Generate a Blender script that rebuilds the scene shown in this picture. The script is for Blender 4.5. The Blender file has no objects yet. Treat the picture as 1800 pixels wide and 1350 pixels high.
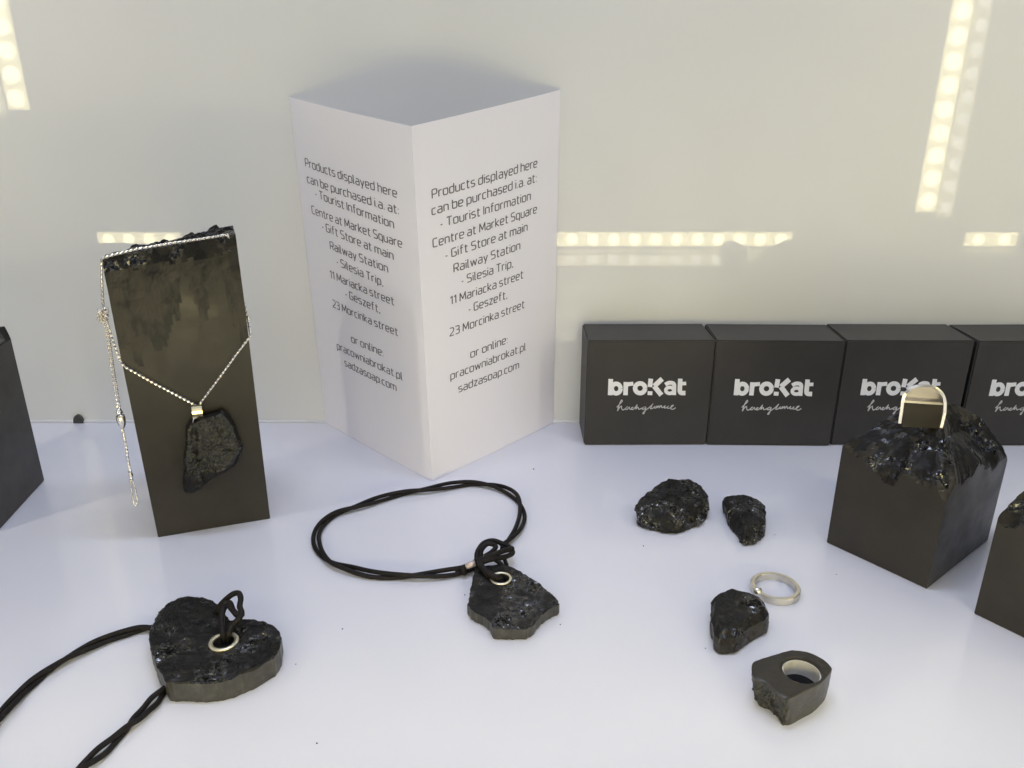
import bpy, bmesh, math, random
from mathutils import Vector, Matrix, noise

random.seed(7)
S = bpy.context.scene
COL = S.collection
R = math.radians

# ------------------------------------------------------------------ camera
CAM_H, PITCH, F = 0.20, R(21.0), 1400.0          # metres, radians, focal length in photo pixels (1800 wide)
cam_data = bpy.data.cameras.new('camera')
cam_data.sensor_fit = 'HORIZONTAL'
cam_data.sensor_width = 36.0
cam_data.lens = 36.0 * F / 1800.0
cam_data.clip_start = 0.005
cam_data.clip_end = 50.0
cam = bpy.data.objects.new('camera', cam_data)
COL.objects.link(cam)
cam.location = (0, 0, CAM_H)
cam.rotation_euler = (R(90) - PITCH, 0, 0)
S.camera = cam

# ------------------------------------------------------------------ world and lamps
world = bpy.data.worlds.new('World')
S.world = world
world.use_nodes = True
bg = world.node_tree.nodes['Background']
bg.inputs['Color'].default_value = (0.62, 0.75, 1.0, 1)
bg.inputs['Strength'].default_value = 0.15


def area(name, loc, target, sx, sy, power, color):
    d = bpy.data.lights.new(name, 'AREA')
    d.shape = 'RECTANGLE'
    d.size, d.size_y = sx, sy
    d.energy = power
    d.color = color
    o = bpy.data.objects.new(name, d)
    COL.objects.link(o)
    o.location = loc
    o.rotation_euler = (Vector(target) - Vector(loc)).to_track_quat('-Z', 'Y').to_euler()
    return o


area('case_top_lamp', (0.0, 0.30, 0.95), (0.0, 0.28, 0.0), 0.55, 0.09, 3.0, (0.72, 0.79, 1.0))
area('front_fill_light', (0.15, -0.75, 1.05), (0.0, 0.45, 0.10), 1.6, 0.7, 2.6, (0.97, 0.965, 1.0))  # unseen fill from the front, added to brighten back wall and card

LED_COLOR = (1.0, 0.86, 0.43)
LED_MAIN, LED_DIM = 7.6, 2.6



def spot(px, py, y=0.14, r=0.0045, power=0.30):
    """shop spotlight whose glint shows at this pixel of the glossy shelf, by way of the back panel"""
    a, b = (px - 900) / F, (675 - py) / F
    d = Vector((a, math.cos(PITCH) + b * math.sin(PITCH), -math.sin(PITCH) + b * math.cos(PITCH)))
    t = (2 * 0.4548 - y) / d.y
    ld = bpy.data.lights.new('shop_spotlight', 'POINT')
    ld.energy = power
    ld.shadow_soft_size = r
    ld.color = (1.0, 0.97, 0.94)
    o = bpy.data.objects.new('shop_spotlight', ld)
    COL.objects.link(o)
    o.location = (d.x * t, y, -(CAM_H + d.z * t))


spot(215, 1011)
spot(221, 1031, r=0.0035, power=0.15)
spot(1497, 1185, r=0.0038, power=0.25)

S.view_settings.view_transform = 'Standard'
S.view_settings.look = 'None'
S.view_settings.exposure = 0.22
S.view_settings.gamma = 1.0
S.view_settings.use_curve_mapping = False
S.render.engine = 'CYCLES'
S.cycles.use_denoising = True
S.cycles.max_bounces = 8
S.cycles.sample_clamp_indirect = 20.0
S.cycles.blur_glossy = 0.0
S.cycles.caustics_reflective = False
S.cycles.caustics_refractive = False

# ------------------------------------------------------------------ measuring helpers
CO, SI = math.cos(PITCH), math.sin(PITCH)
EYE = Vector((0, 0, CAM_H))


def ray(px, py):
    a, b = (px - 900) / F, (675 - py) / F
    return Vector((a, CO + b * SI, -SI + b * CO))


def at_z(px, py, z=0.0):
    d = ray(px, py)
    return EYE + d * ((z - CAM_H) / d.z)


def at_y(px, py, y):
    d = ray(px, py)
    return EYE + d * (y / d.y)


def on_plane(px, py, p0, n):
    d = ray(px, py)
    return EYE + d * ((p0 - EYE).dot(n) / d.dot(n))


def to_px(p):
    v = Vector(p) - EYE
    zc = v.y * CO - v.z * SI
    return 900 + F * v.x / zc, 675 - F * (v.y * SI + v.z * CO) / zc


# ------------------------------------------------------------------ object helpers
def tag(o, label=None, cat=None, group=None, kind=None):
    if label: o['label'] = label
    if cat: o['category'] = cat
    if group: o['group'] = group
    if kind: o['kind'] = kind
    return o


def empty(name, loc):
    o = bpy.data.objects.new(name, None)
    o.empty_display_size = 0.01
    COL.objects.link(o)
    o.location = loc
    return o


def mesh(name, verts, faces, mats, parent=None, idx=None, smooth=False):
    me = bpy.data.meshes.new(name)
    off = parent_world(parent)
    me.from_pydata([tuple(Vector(v) - off) for v in verts], [], faces)
    if not isinstance(mats, (list, tuple)):
        mats = [mats]
    for m in mats:
        me.materials.append(m)
    if idx:
        me.polygons.foreach_set('material_index', idx)
    if smooth:
        me.polygons.foreach_set('use_smooth', [True] * len(me.polygons))
    bm = bmesh.new(); bm.from_mesh(me)
    bmesh.ops.recalc_face_normals(bm, faces=bm.faces)
    bm.to_mesh(me); bm.free()
    me.update()
    o = bpy.data.objects.new(name, me)
    COL.objects.link(o)
    if parent is not None:
        o.parent = parent
    return o


def parent_world(p):
    v = Vector((0, 0, 0))
    while p is not None:
        v += p.location
        p = p.parent
    return v


def merge(parts):
    V, Fc = [], []
    for v, f in parts:
        o = len(V)
        V += v
        Fc += [tuple(i + o for i in q) for q in f]
    return V, Fc


def box_geo(x0, x1, y0, y1, z0, z1):
    v = [(x, y, z) for z in (z0, z1) for y in (y0, y1) for x in (x0, x1)]
    f = [(0, 2, 3, 1), (4, 5, 7, 6), (0, 1, 5, 4), (2, 6, 7, 3), (0, 4, 6, 2), (1, 3, 7, 5)]
    return v, f


def catmull(pts, n, closed=False):
    """n samples along a Catmull-Rom curve, roughly even in arc length"""
    P = [Vector(p) for p in pts]
    m = len(P)
    dense = []
    segs = m if closed else m - 1
    for i in range(segs):
        if closed:
            a, b, c, d = P[i - 1], P[i], P[(i + 1) % m], P[(i + 2) % m]
        else:
            a, b, c, d = P[max(i - 1, 0)], P[i], P[i + 1], P[min(i + 2, m - 1)]
        for k in range(16):
            t = k / 16
            dense.append(0.5 * ((2 * b) + (c - a) * t + (2 * a - 5 * b + 4 * c - d) * t * t + (3 * b - a - 3 * c + d) * t ** 3))
    dense.append(P[0].copy() if closed else P[-1].copy())
    return even(dense, n, closed)


def even(dense, n, closed=False):
    L = [0.0]
    for i in range(1, len(dense)):
        L.append(L[-1] + (dense[i] - dense[i - 1]).length)
    out = []
    j = 0
    tot = n if closed else n - 1
    for k in range(n):
        s = L[-1] * k / tot
        while j < len(L) - 2 and L[j + 1] < s:
            j += 1
        t = (s - L[j]) / max(L[j + 1] - L[j], 1e-12)
        out.append(dense[j].lerp(dense[j + 1], min(max(t, 0), 1)))
    return out


def poly_even(pts, n):
    P = [Vector(p) for p in pts]
    return even(P + [P[0]], n, True)


def tube_geo(path, rad, sides=10, closed=False, flat=1.0):
    P = [Vector(p) for p in path]
    n = len(P)
    V, Fc = [], []
    up = Vector((0, 0, 1))
    for i in range(n):
        a = P[i - 1] if (i > 0 or closed) else P[i]
        b = P[(i + 1) % n] if (i < n - 1 or closed) else P[i]
        t = (b - a).normalized()
        s = t.cross(up)
        if s.length < 0.15:
            s = t.cross(Vector((0, 1, 0)))
        s.normalize()
        u = s.cross(t).normalized()
        r = rad(i / max(n - 1, 1)) if callable(rad) else rad
        for k in range(sides):
            q = 2 * math.pi * k / sides
            V.append(P[i] + s * (r * math.cos(q)) + u * (r * flat * math.sin(q)))
    for i in range(n if closed else n - 1):
        for k in range(sides):
            a, b = i * sides + k, i * sides + (k + 1) % sides
            c, d = ((i + 1) % n) * sides + (k + 1) % sides, ((i + 1) % n) * sides + k
            Fc.append((a, b, c, d))
    if not closed:
        Fc.append(tuple(range(sides)))
        Fc.append(tuple((n - 1) * sides + k for k in range(sides)))
    return V, Fc


def fbm(p, f, octs=4):
    v, a, s = 0.0, 1.0, 0.0
    q = Vector(p) * f
    for _ in range(octs):
        v += a * noise.noise(q); s += a
        q = q * 2.07 + Vector((3.1, 1.7, 5.3)); a *= 0.55
    return v / s


def cell(p, f):
    """faceted noise: a random value per voronoi cell"""
    d, pts = noise.voronoi(Vector(p) * f)
    c = pts[0]
    return noise.noise(c * 7.31 + Vector((11.1, 4.2, 9.7))), d


# ------------------------------------------------------------------ materials
def principled(name, base, rough=0.5, metal=0.0, spec=0.5, coat=0.0, coat_rough=0.03):
    m = bpy.data.materials.new(name)
    m.use_nodes = True
    b = m.node_tree.nodes['Principled BSDF']
    b.inputs['Base Color'].default_value = (*base, 1)
    b.inputs['Roughness'].default_value = rough
    b.inputs['Metallic'].default_value = metal
    b.inputs['Specular IOR Level'].default_value = spec
    b.inputs['Coat Weight'].default_value = coat
    b.inputs['Coat Roughness'].default_value = coat_rough
    return m


class Nodes:
    def __init__(self, m):
        self.t = m.node_tree
        self.b = self.t.nodes['Principled BSDF']
        tc = self.t.nodes.new('ShaderNodeTexCoord')
        self.obj = tc.outputs['Object']

    def new(self, kind, **kw):
        n = self.t.nodes.new(kind)
        for k, v in kw.items():
            if k in n.inputs.keys():
                n.inputs[k].default_value = v
            else:
                setattr(n, k, v)
        return n

    def link(self, a, b):
        self.t.links.new(a, b)

    def noise(self, scale, detail=4, rough=0.55, vec=None):
        n = self.new('ShaderNodeTexNoise', Scale=scale, Detail=detail, Roughness=rough)
        self.link(vec or self.obj, n.inputs['Vector'])
        return n.outputs['Fac']

    def ramp(self, fac, stops):
        r = self.new('ShaderNodeValToRGB')
        el = r.color_ramp.elements
        while len(el) < len(stops):
            el.new(0.5)
        for e, (p, c) in zip(el, stops):
            e.position = p
            e.color = (*c, 1) if len(c) == 3 else c
        self.link(fac, r.inputs['Fac'])
        return r.outputs['Color']

    def bump(self, height, strength, dist, normal=None):
        b = self.new('ShaderNodeBump', Strength=strength, Distance=dist)
        self.link(height, b.inputs['Height'])
        if normal:
            self.link(normal, b.inputs['Normal'])
        return b.outputs['Normal']

    def mapping(self, scale):
        n = self.new('ShaderNodeMapping')
        n.inputs['Scale'].default_value = scale
        self.link(self.obj, n.inputs['Vector'])
        return n.outputs['Vector']


def g(v):
    return (v, v, v)


# glossy white back panel
M_wall = principled('white_back_panel', (0.80, 0.80, 0.77), 0.45, coat=0.6, coat_rough=0.035)
n = Nodes(M_wall)
n.link(n.ramp(n.noise(6, 3), [(0.3, (0.79, 0.785, 0.76)), (0.7, (0.83, 0.83, 0.81))]), n.b.inputs['Base Color'])
n.b.inputs['Coat IOR'].default_value = 1.62
n.link(n.ramp(n.noise(9, 3), [(0.35, g(0.012)), (0.7, g(0.028))]), n.b.inputs['Coat Roughness'])
n.link(n.bump(n.noise(7, 1), 0.02, 0.001), n.b.inputs['Coat Normal'])

# glossy white shelf with a little dust and smudges
M_floor = principled('white_shelf', (0.78, 0.79, 0.85), 0.32, coat=0.6, coat_rough=0.10)
n = Nodes(M_floor)
n.link(n.ramp(n.noise(5, 5, 0.6), [(0.3, (0.725, 0.725, 0.80)), (0.7, (0.765, 0.765, 0.84))]), n.b.inputs['Base Color'])
n.link(n.ramp(n.noise(11, 6, 0.65), [(0.35, g(0.03)), (0.7, g(0.10))]), n.b.inputs['Coat Roughness'])

M_paper = principled('white_card', (0.93, 0.905, 0.97), 0.6, spec=0.3)
n = Nodes(M_paper)
n.link(n.bump(n.noise(900, 3), 0.06, 0.0002), n.b.inputs['Normal'])
M_ink = principled('grey_print', (0.14, 0.13, 0.14), 0.6, spec=0.25)

# rough broken coal: small facets that each catch the light on their own
def facets(n, scale, amount, normal=None):
    """tilts the surface by a random amount inside every small voronoi cell, like cleaved coal"""
    vo = n.new('ShaderNodeTexVoronoi', Scale=scale)
    n.link(n.obj, vo.inputs['Vector'])
    sub = n.new('ShaderNodeVectorMath', operation='SUBTRACT')
    n.link(vo.outputs['Color'], sub.inputs[0])
    sub.inputs[1].default_value = (0.5, 0.5, 0.5)
    sc = n.new('ShaderNodeVectorMath', operation='SCALE')
    n.link(sub.outputs[0], sc.inputs[0])
    sc.inputs['Scale'].default_value = amount
    ge = n.new('ShaderNodeNewGeometry')
    ad = n.new('ShaderNodeVectorMath', operation='ADD')
    n.link(normal or ge.outputs['Normal'], ad.inputs[0])
    n.link(sc.outputs[0], ad.inputs[1])
    no = n.new('ShaderNodeVectorMath', operation='NORMALIZE')
    n.link(ad.outputs[0], no.inputs[0])
    return no.outputs[0]


M_coal = principled('broken_coal', (0.010, 0.0095, 0.0095), 0.25, spec=0.38)
n = Nodes(M_coal)
n.link(n.ramp(n.noise(160, 6, 0.65), [(0.35, (0.006, 0.0055, 0.006)), (0.55, (0.012, 0.011, 0.010)), (0.78, (0.030, 0.027, 0.021))]), n.b.inputs['Base Color'])
n.link(n.ramp(n.noise(95, 3, 0.6), [(0.51, g(0.5)), (0.60, g(0.11))]), n.b.inputs['Roughness'])
n.link(n.ramp(n.noise(95, 3, 0.6), [(0.51, g(0.22)), (0.60, g(0.75))]), n.b.inputs['Specular IOR Level'])
f1 = facets(n, 210.0, 0.32)
f2 = facets(n, 800.0, 0.30, f1)
glint = n.ramp(n.noise(95, 3, 0.6), [(0.52, g(0.05)), (0.62, g(1.15))])
vo_s = n.t.nodes[f2.node.name].inputs[0].links[0].from_node.inputs[1].links[0].from_node
n.link(glint, vo_s.inputs['Scale'])
n.link(n.bump(n.noise(600, 3, 0.6), 0.16, 0.0004, f2), n.b.inputs['Normal'])

# sawn and polished coal
M_polish = principled('polished_coal', (0.030, 0.026, 0.021), 0.36, spec=0.38)
n = Nodes(M_polish)
n.link(n.ramp(n.noise(60, 6, 0.6), [(0.35, (0.021, 0.018, 0.0145)), (0.6, (0.028, 0.024, 0.0185)), (0.8, (0.038, 0.033, 0.025))]), n.b.inputs['Base Color'])
n.link(n.ramp(n.noise(90, 5), [(0.3, g(0.28)), (0.7, g(0.44))]), n.b.inputs['Roughness'])
n.link(n.bump(n.noise(500, 4, 0.6), 0.08, 0.0003), n.b.inputs['Normal'])

# greyer sawn edge of the pendants
M_edge = principled('sawn_coal_edge', (0.075, 0.068, 0.054), 0.38, spec=0.5)
n = Nodes(M_edge)
n.link(n.ramp(n.noise(300, 6, 0.65), [(0.3, (0.028, 0.026, 0.022)), (0.55, (0.050, 0.047, 0.039)), (0.78, (0.095, 0.092, 0.074))]), n.b.inputs['Base Color'])
n.link(n.bump(n.noise(800, 4, 0.6), 0.2, 0.0003), n.b.inputs['Normal'])

# greenish grainy coal face
M_grain = principled('grainy_coal', (0.07, 0.068, 0.045), 0.45, spec=0.45)
n = Nodes(M_grain)
n.link(n.ramp(n.noise(420, 6, 0.7), [(0.3, (0.010, 0.010, 0.008)), (0.52, (0.028, 0.027, 0.020)), (0.75, (0.080, 0.079, 0.058))]), n.b.inputs['Base Color'])
vo = n.new('ShaderNodeTexVoronoi', Scale=700.0)
n.link(n.obj, vo.inputs['Vector'])
n.link(n.bump(vo.outputs['Distance'], 0.7, 0.0006), n.b.inputs['Normal'])

# display block of coal: polished low, chipped high
M_block = principled('chipped_polished_coal', (0.034, 0.029, 0.022), 0.36, spec=0.38)
n = Nodes(M_block)
n.link(n.ramp(n.noise(70, 6, 0.6), [(0.35, (0.021, 0.0175, 0.012)), (0.6, (0.027, 0.0225, 0.0155)), (0.8, (0.036, 0.031, 0.021))]), n.b.inputs['Base Color'])
vm = n.mapping((150, 150, 60))
vo = n.new('ShaderNodeTexVoronoi', Scale=1.0)
n.link(vm, vo.inputs['Vector'])
sep = n.new('ShaderNodeSeparateXYZ')
n.link(n.obj, sep.inputs['Vector'])
mr = n.new('ShaderNodeMapRange')
mr.inputs['From Min'].default_value = 0.075
mr.inputs['From Max'].default_value = 0.125
n.link(sep.outputs['Z'], mr.inputs['Value'])
mul = n.new('ShaderNodeMath', operation='MULTIPLY')
n.link(vo.outputs['Distance'], mul.inputs[0])
n.link(mr.outputs['Result'], mul.inputs[1])
n.link(n.bump(mul.outputs[0], 0.5, 0.0012), n.b.inputs['Normal'])
n.link(n.ramp(n.noise(90, 5), [(0.3, g(0.28)), (0.7, g(0.46))]), n.b.inputs['Roughness'])

M_chip = principled('chipped_coal_face', (0.02, 0.018, 0.015), 0.35, spec=0.5)
n = Nodes(M_chip)
n.link(n.ramp(n.noise(1.0, 4, 0.55, n.mapping((170, 170, 70))), [(0.42, (0.005, 0.0048, 0.0052)), (0.47, (0.014, 0.012, 0.0095)), (0.53, (0.026, 0.0215, 0.015)), (0.78, (0.034, 0.029, 0.02))]), n.b.inputs['Base Color'])
n.b.inputs['Roughness'].default_value = 0.42
n.b.inputs['Specular IOR Level'].default_value = 0.35
n.link(n.bump(n.noise(1.0, 4, 0.55, n.mapping((170, 170, 70))), 0.6, 0.0010), n.b.inputs['Normal'])

M_box = principled('black_card_box', (0.030, 0.028, 0.029), 0.5, spec=0.45)
n = Nodes(M_box)
n.link(n.ramp(n.noise(40, 5), [(0.3, (0.026, 0.024, 0.024)), (0.7, (0.034, 0.031, 0.031))]), n.b.inputs['Base Color'])
n.link(n.bump(n.noise(1500, 2), 0.06, 0.0002), n.b.inputs['Normal'])
M_logo = principled('white_print', (0.85, 0.85, 0.87), 0.5)
M_script = principled('silver_print', (0.55, 0.55, 0.56), 0.5)

M_silver = principled('silver', (0.70, 0.66, 0.57), 0.3, metal=1.0)
M_chain = principled('silver_chain', (0.90, 0.85, 0.76), 0.25, metal=1.0)
M_gold = principled('gilded_silver', (0.86, 0.74, 0.42), 0.2, metal=1.0)
M_band = principled('champagne_silver', (0.82, 0.80, 0.76), 0.28, metal=1.0)
M_plate = principled('brushed_silver', (0.50, 0.47, 0.45), 0.42, metal=0.8)
M_lining = principled('satin_silver', (0.72, 0.70, 0.65), 0.38, metal=0.35)
M_eyelet = principled('brass_eyelet', (0.80, 0.74, 0.56), 0.35, metal=0.9)

M_cord = principled('dark_waxed_cord', (0.014, 0.011, 0.010), 0.55, spec=0.22)
n = Nodes(M_cord)
n.link(n.ramp(n.noise(420, 5, 0.65), [(0.35, (0.006, 0.005, 0.005)), (0.62, (0.012, 0.009, 0.008)), (0.82, (0.035, 0.025, 0.019))]), n.b.inputs['Base Color'])
n.link(n.bump(n.noise(1400, 4, 0.6), 0.5, 0.0004), n.b.inputs['Normal'])

M_stud = principled('grey_stud', (0.055, 0.055, 0.052), 0.6)
M_seal = principled('white_sealant', (0.78, 0.78, 0.80), 0.3)
M_speck = principled('coal_dust', (0.03, 0.028, 0.025), 0.7)
M_gap = principled('shield_offwhite', (0.75, 0.72, 0.62), 0.6)


def emitter(name, color, strength):
    m = principled(name, (0.8, 0.8, 0.7), 0.5)
    b = m.node_tree.nodes['Principled BSDF']
    b.inputs['Emission Color'].default_value = (*color, 1)
    b.inputs['Emission Strength'].default_value = strength
    return m


M_led = emitter('led_diffuser', LED_COLOR, LED_MAIN)
M_led_dot = emitter('led_diode', (1.0, 0.90, 0.52), LED_MAIN * 2.1)
M_led_dim = emitter('faint_strip_glow', LED_COLOR, LED_DIM)
M_led_dot_dim = emitter('faint_strip_dots', (1.0, 0.94, 0.78), LED_DIM * 1.8)

# ------------------------------------------------------------------ the setting
WALL_Y = 0.4548
v, f = box_geo(-0.95, 0.95, 0.075, 0.50, -0.02, 0.0)
tag(mesh('shelf_floor', v, f, M_floor), kind='structure')
v, f = box_geo(-0.95, 0.95, WALL_Y, WALL_Y + 0.012, 0.0008, 0.75)
tag(mesh('back_wall', v, f, M_wall), kind='structure')
v, f = tube_geo([(-0.95, WALL_Y - 0.0004, 0.0006), (0, WALL_Y - 0.0004, 0.0006), (0.95, WALL_Y - 0.0004, 0.0006)], 0.0011, 8)
tag(mesh('wall_seal', v, f, M_seal, smooth=True), kind='structure')

# ------------------------------------------------------------------ LED strips on the front frame of the case
LED_Y = 0.117


def mirror_front(px, py, y=LED_Y):
    """the point on the front frame that shows at this pixel in the glossy back panel"""
    p = at_y(px, py, 2 * WALL_Y - y)
    return Vector((p.x, y, p.z))


def led_strip(p0, p1, width, bulbs, label, mats, group):
    """flat glowing strip facing the back panel with a row of diodes"""
    p0, p1 = Vector(p0), Vector(p1)
    t = (p1 - p0).normalized()
    s = t.cross(Vector((0, 1, 0))).normalized() * (width / 2)
    d = Vector((0, 0.0015, 0))
    root = empty('led_strip', (p0 + p1) / 2)
    tag(root, label, 'light strip', group)
    q = [p0 - s, p1 - s, p1 + s, p0 + s]
    v = [a + Vector((0, -0.0025, 0)) for a in q] + [a for a in q]
    fs = [(0, 1, 2, 3), (4, 5, 6, 7), (0, 1, 5, 4), (1, 2, 6, 5), (2, 3, 7, 6), (3, 0, 4, 7)]
    mesh('diffuser', v, fs, mats[0], root)
    nb = max(2, int((p1 - p0).length / bulbs))
    parts = []
    for i in range(nb):
        c = p0.lerp(p1, (i + 0.5) / nb) + d
        r = width * 0.40
        vs, fc = [], []
        for k in range(10):
            a = 2 * math.pi * k / 10
            vs.append(c + t * (r * math.cos(a)) + s.normalized() * (r * math.sin(a)) - d * 0.9)
        for k in range(10):
            a = 2 * math.pi * k / 10
            vs.append(c + t * (0.7 * r * math.cos(a)) + s.normalized() * (0.7 * r * math.sin(a)) + d * 0.5)
        fc = [(k, (k + 1) % 10, 10 + (k + 1) % 10, 10 + k) for k in range(10)] + [tuple(range(10, 20))]
        parts.append((vs, fc))
    v, f = merge(parts)
    tag(mesh('diode_row', v, f, mats[1], root), kind='stuff')
    return root


zs_ = mirror_front(900, 440.5).z
v, f = box_geo(-0.52, 0.52, LED_Y - 0.006, LED_Y + 0.0165, zs_ - 0.0006, zs_ + 0.0006)  # unseen lip added to keep strip light off the near shelf
tag(mesh('light_shield_lip', v, f, M_gap), kind='structure')
wz = (mirror_front(900, 410) - mirror_front(900, 434)).length
GRP = 'LED strips round the case front'
for xa, xb, yy, ww, mats, lab in (
        (172, 317, 421, wz, (M_led, M_led_dot), 'short warm light strip glowing above the tall coal block'),
        (545, 1392, 421, wz, (M_led, M_led_dot), 'long warm light strip glowing right of the white card'),
        (1698, 1788, 421, wz, (M_led, M_led_dot), 'short warm light strip glowing near the right edge above the boxes'),
        (545, 1352, 457, wz * 0.85, (M_led_dim, M_led_dot_dim), 'added faint strip imitating the reflection just under the long one right of the white card')):  # last row: glowing strip added in place of the long strip's reflection
    led_strip(mirror_front(xa, yy), mirror_front(xb, yy), ww, 0.0203, lab, mats, GRP)
for px, dpx, py_end, lab, lab2 in ((1662, 36, 372, 'upright warm light strip glowing at the upper right', 'fainter upright strip just outside the one at the upper right'),
                                   (31, -38, 193, 'upright warm light strip glowing in the upper left corner', 'fainter upright strip outside the one in the upper left corner')):
    a = mirror_front(px, 185)
    z0 = mirror_front(px, py_end).z
    wx = abs(mirror_front(px - 18, 185).x - mirror_front(px + 18, 185).x)
    led_strip((a.x, LED_Y, z0), (a.x, LED_Y, 0.50), wx, 0.0203, lab, (M_led, M_led_dot), GRP)
    b = mirror_front(px + dpx, 185)
    led_strip((b.x, LED_Y, z0 - 0.006), (b.x, LED_Y, 0.50), wx * 0.72, 0.0203, lab2, (M_led_dim, M_led_dot_dim), GRP)


# ------------------------------------------------------------------ builders for coal
def coal_block(corners, height, rough_from, chamfer, amp, seed, side_mat, name, n_side=26, n_rows=26, parent=None, drip=0.5, top_amp=None, tops=None, flare=None, dome=0.0, rough_mat=None, brown=None, crown=None):
    """four-cornered coal block: sawn faces that break up into rough coal towards the top"""
    C = [Vector((c[0], c[1], 0)) for c in corners]
    cen = sum(C, Vector()) / 4
    off = Vector((seed * 1.37, seed * 0.71, seed * 2.13))
    per, nor, hts, flr = [], [], [], []
    for i in range(4):
        a, b = C[i], C[(i + 1) % 4]
        e = (b - a).normalized()
        nn = Vector((e.y, -e.x, 0))
        if nn.dot(a - cen) < 0:
            nn = -nn
        for k in range(n_side):
            t = k / n_side
            per.append(a.lerp(b, t))
            nor.append(nn)
            flr.append((flare[i] * (1 - t) + flare[(i + 1) % 4] * t) if flare else Vector((0, 0, 0)))
            hts.append((tops[i] * (1 - t) + tops[(i + 1) % 4] * t) if tops else height)
    N = len(per)
    V, Fc, idx = [], [], []
    rough = []
    zs = [0.0, 0.0006] + [0.0006 + (rough_from * 0.72 - 0.0006) * k / 3 for k in range(1, 4)]
    base_rows = len(zs)
    rows = base_rows + n_rows
    for r in range(rows):
        for i in range(N):
            h = hts[i]
            if r < base_rows:
                z = zs[r]
                ins = 0.0004 if r == 0 else 0.0
                p = per[i] + Vector((0, 0, z)) + flr[i] * (z / h)
                dirc = (cen - per[i]); dirc.z = 0; dirc.normalize()
                V.append(p + dirc * ins)
                rough.append(False)
            else:
                t0 = zs[-1]
                t = (r - base_rows + 1) / n_rows
                z = t0 + (h - t0) * t
                p = per[i] + Vector((0, 0, z)) + flr[i] * (z / h)
                edge = rough_from + drip * (h - rough_from) * (fbm(Vector((per[i].x, per[i].y, 0)) + off, 90, 3))
                k = (z - edge) / max(h - edge, 1e-5)
                dirc = (cen - per[i]); dirc.z = 0
                dl = dirc.length
                dirc.normalize()
                if k > 0:
                    cv, cd = cell(p + off, 210)
                    cv2, _ = cell(p + off * 2, 620)
                    q = chamfer * k ** 1.4 + amp * (0.35 + 0.9 * abs(fbm(p + off, 130, 3)) * 2 + 0.7 * cv + 0.15 * cv2) * min(1, k * 4 + 0.25)
                    q = max(0.0, q)
                    p = p + dirc * min(q, dl * 0.8) + Vector((0, 0, amp * 0.8 * cv * min(1, k * 3)))
                    rough.append(True)
                else:
                    rough.append(False)
                V.append(p)
    for r in range(rows - 1):
        for i in range(N):
            a, b = r * N + i, r * N + (i + 1) % N
            c, d = (r + 1) * N + (i + 1) % N, (r + 1) * N + i
            Fc.append((a, b, c, d))
            k_ = 0 if (rough[a] or rough[b] or rough[c] or rough[d]) else 1
            if k_ == 0 and brown is not None and fbm(V[a] + off, 75, 3) > brown + 0.22:
                k_ = 1
            if k_ == 0 and crown is not None and V[a].z > crown * hts[i] * (1 + 0.035 * fbm(V[a] + off, 120, 3)):
                k_ = 2
            idx.append(k_)
    # rough top in shrinking rings
    rings = 14
    ta = amp if top_amp is None else top_amp
    last = (rows - 1) * N
    for q in range(1, rings):
        s = 1 - q / rings
        o = len(V)
        for i in range(N):
            e = V[last + i]
            p = Vector((cen.x + (e.x - cen.x) * s, cen.y + (e.y - cen.y) * s, e.z * s + (max(hts) + 0.3 * ta) * (1 - s) if not tops else e.z * s + (sum(tops) / 4) * (1 - s)))
            cv, _ = cell(p + off, 300)
            cv2, _ = cell(p + off, 650)
            V.append(p + Vector((0, 0, dome * (1 - s ** 2.2) + ta * (1.2 * cv + 0.3 * cv2 + 0.9 * fbm(p + off, 120, 3)))))
        prev = last if q == 1 else o - N
        for i in range(N):
            Fc.append((prev + i, prev + (i + 1) % N, o + (i + 1) % N, o + i))
            idx.append(2 if crown is not None else (1 if brown is not None and q > 2 and fbm(V[o + i] + off, 75, 3) > brown else 0))
    Fc.append(tuple(range(len(V) - N, len(V)))); idx.append(0)
    Fc.append(tuple(range(N))); idx.append(1)
    return mesh(name, V, Fc, [rough_mat or M_coal, side_mat, M_coal], parent, idx)


def jag(pts, amt, freq, seed):
    out = []
    for p in pts:
        q = Vector((p[0], p[1], 0)) * 1.0
        o = Vector((noise.noise(q * freq + Vector((seed, 0, 0))), noise.noise(q * freq + Vector((0, seed + 5, 3))), 0)) * amt
        o += Vector((noise.noise(q * freq * 3 + Vector((seed, 2, 0))), noise.noise(q * freq * 3 + Vector((0, seed + 5, 9))), 0)) * amt * 0.5
        out.append(Vector((p[0] + o.x, p[1] + o.y, 0)))
    return out


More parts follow.
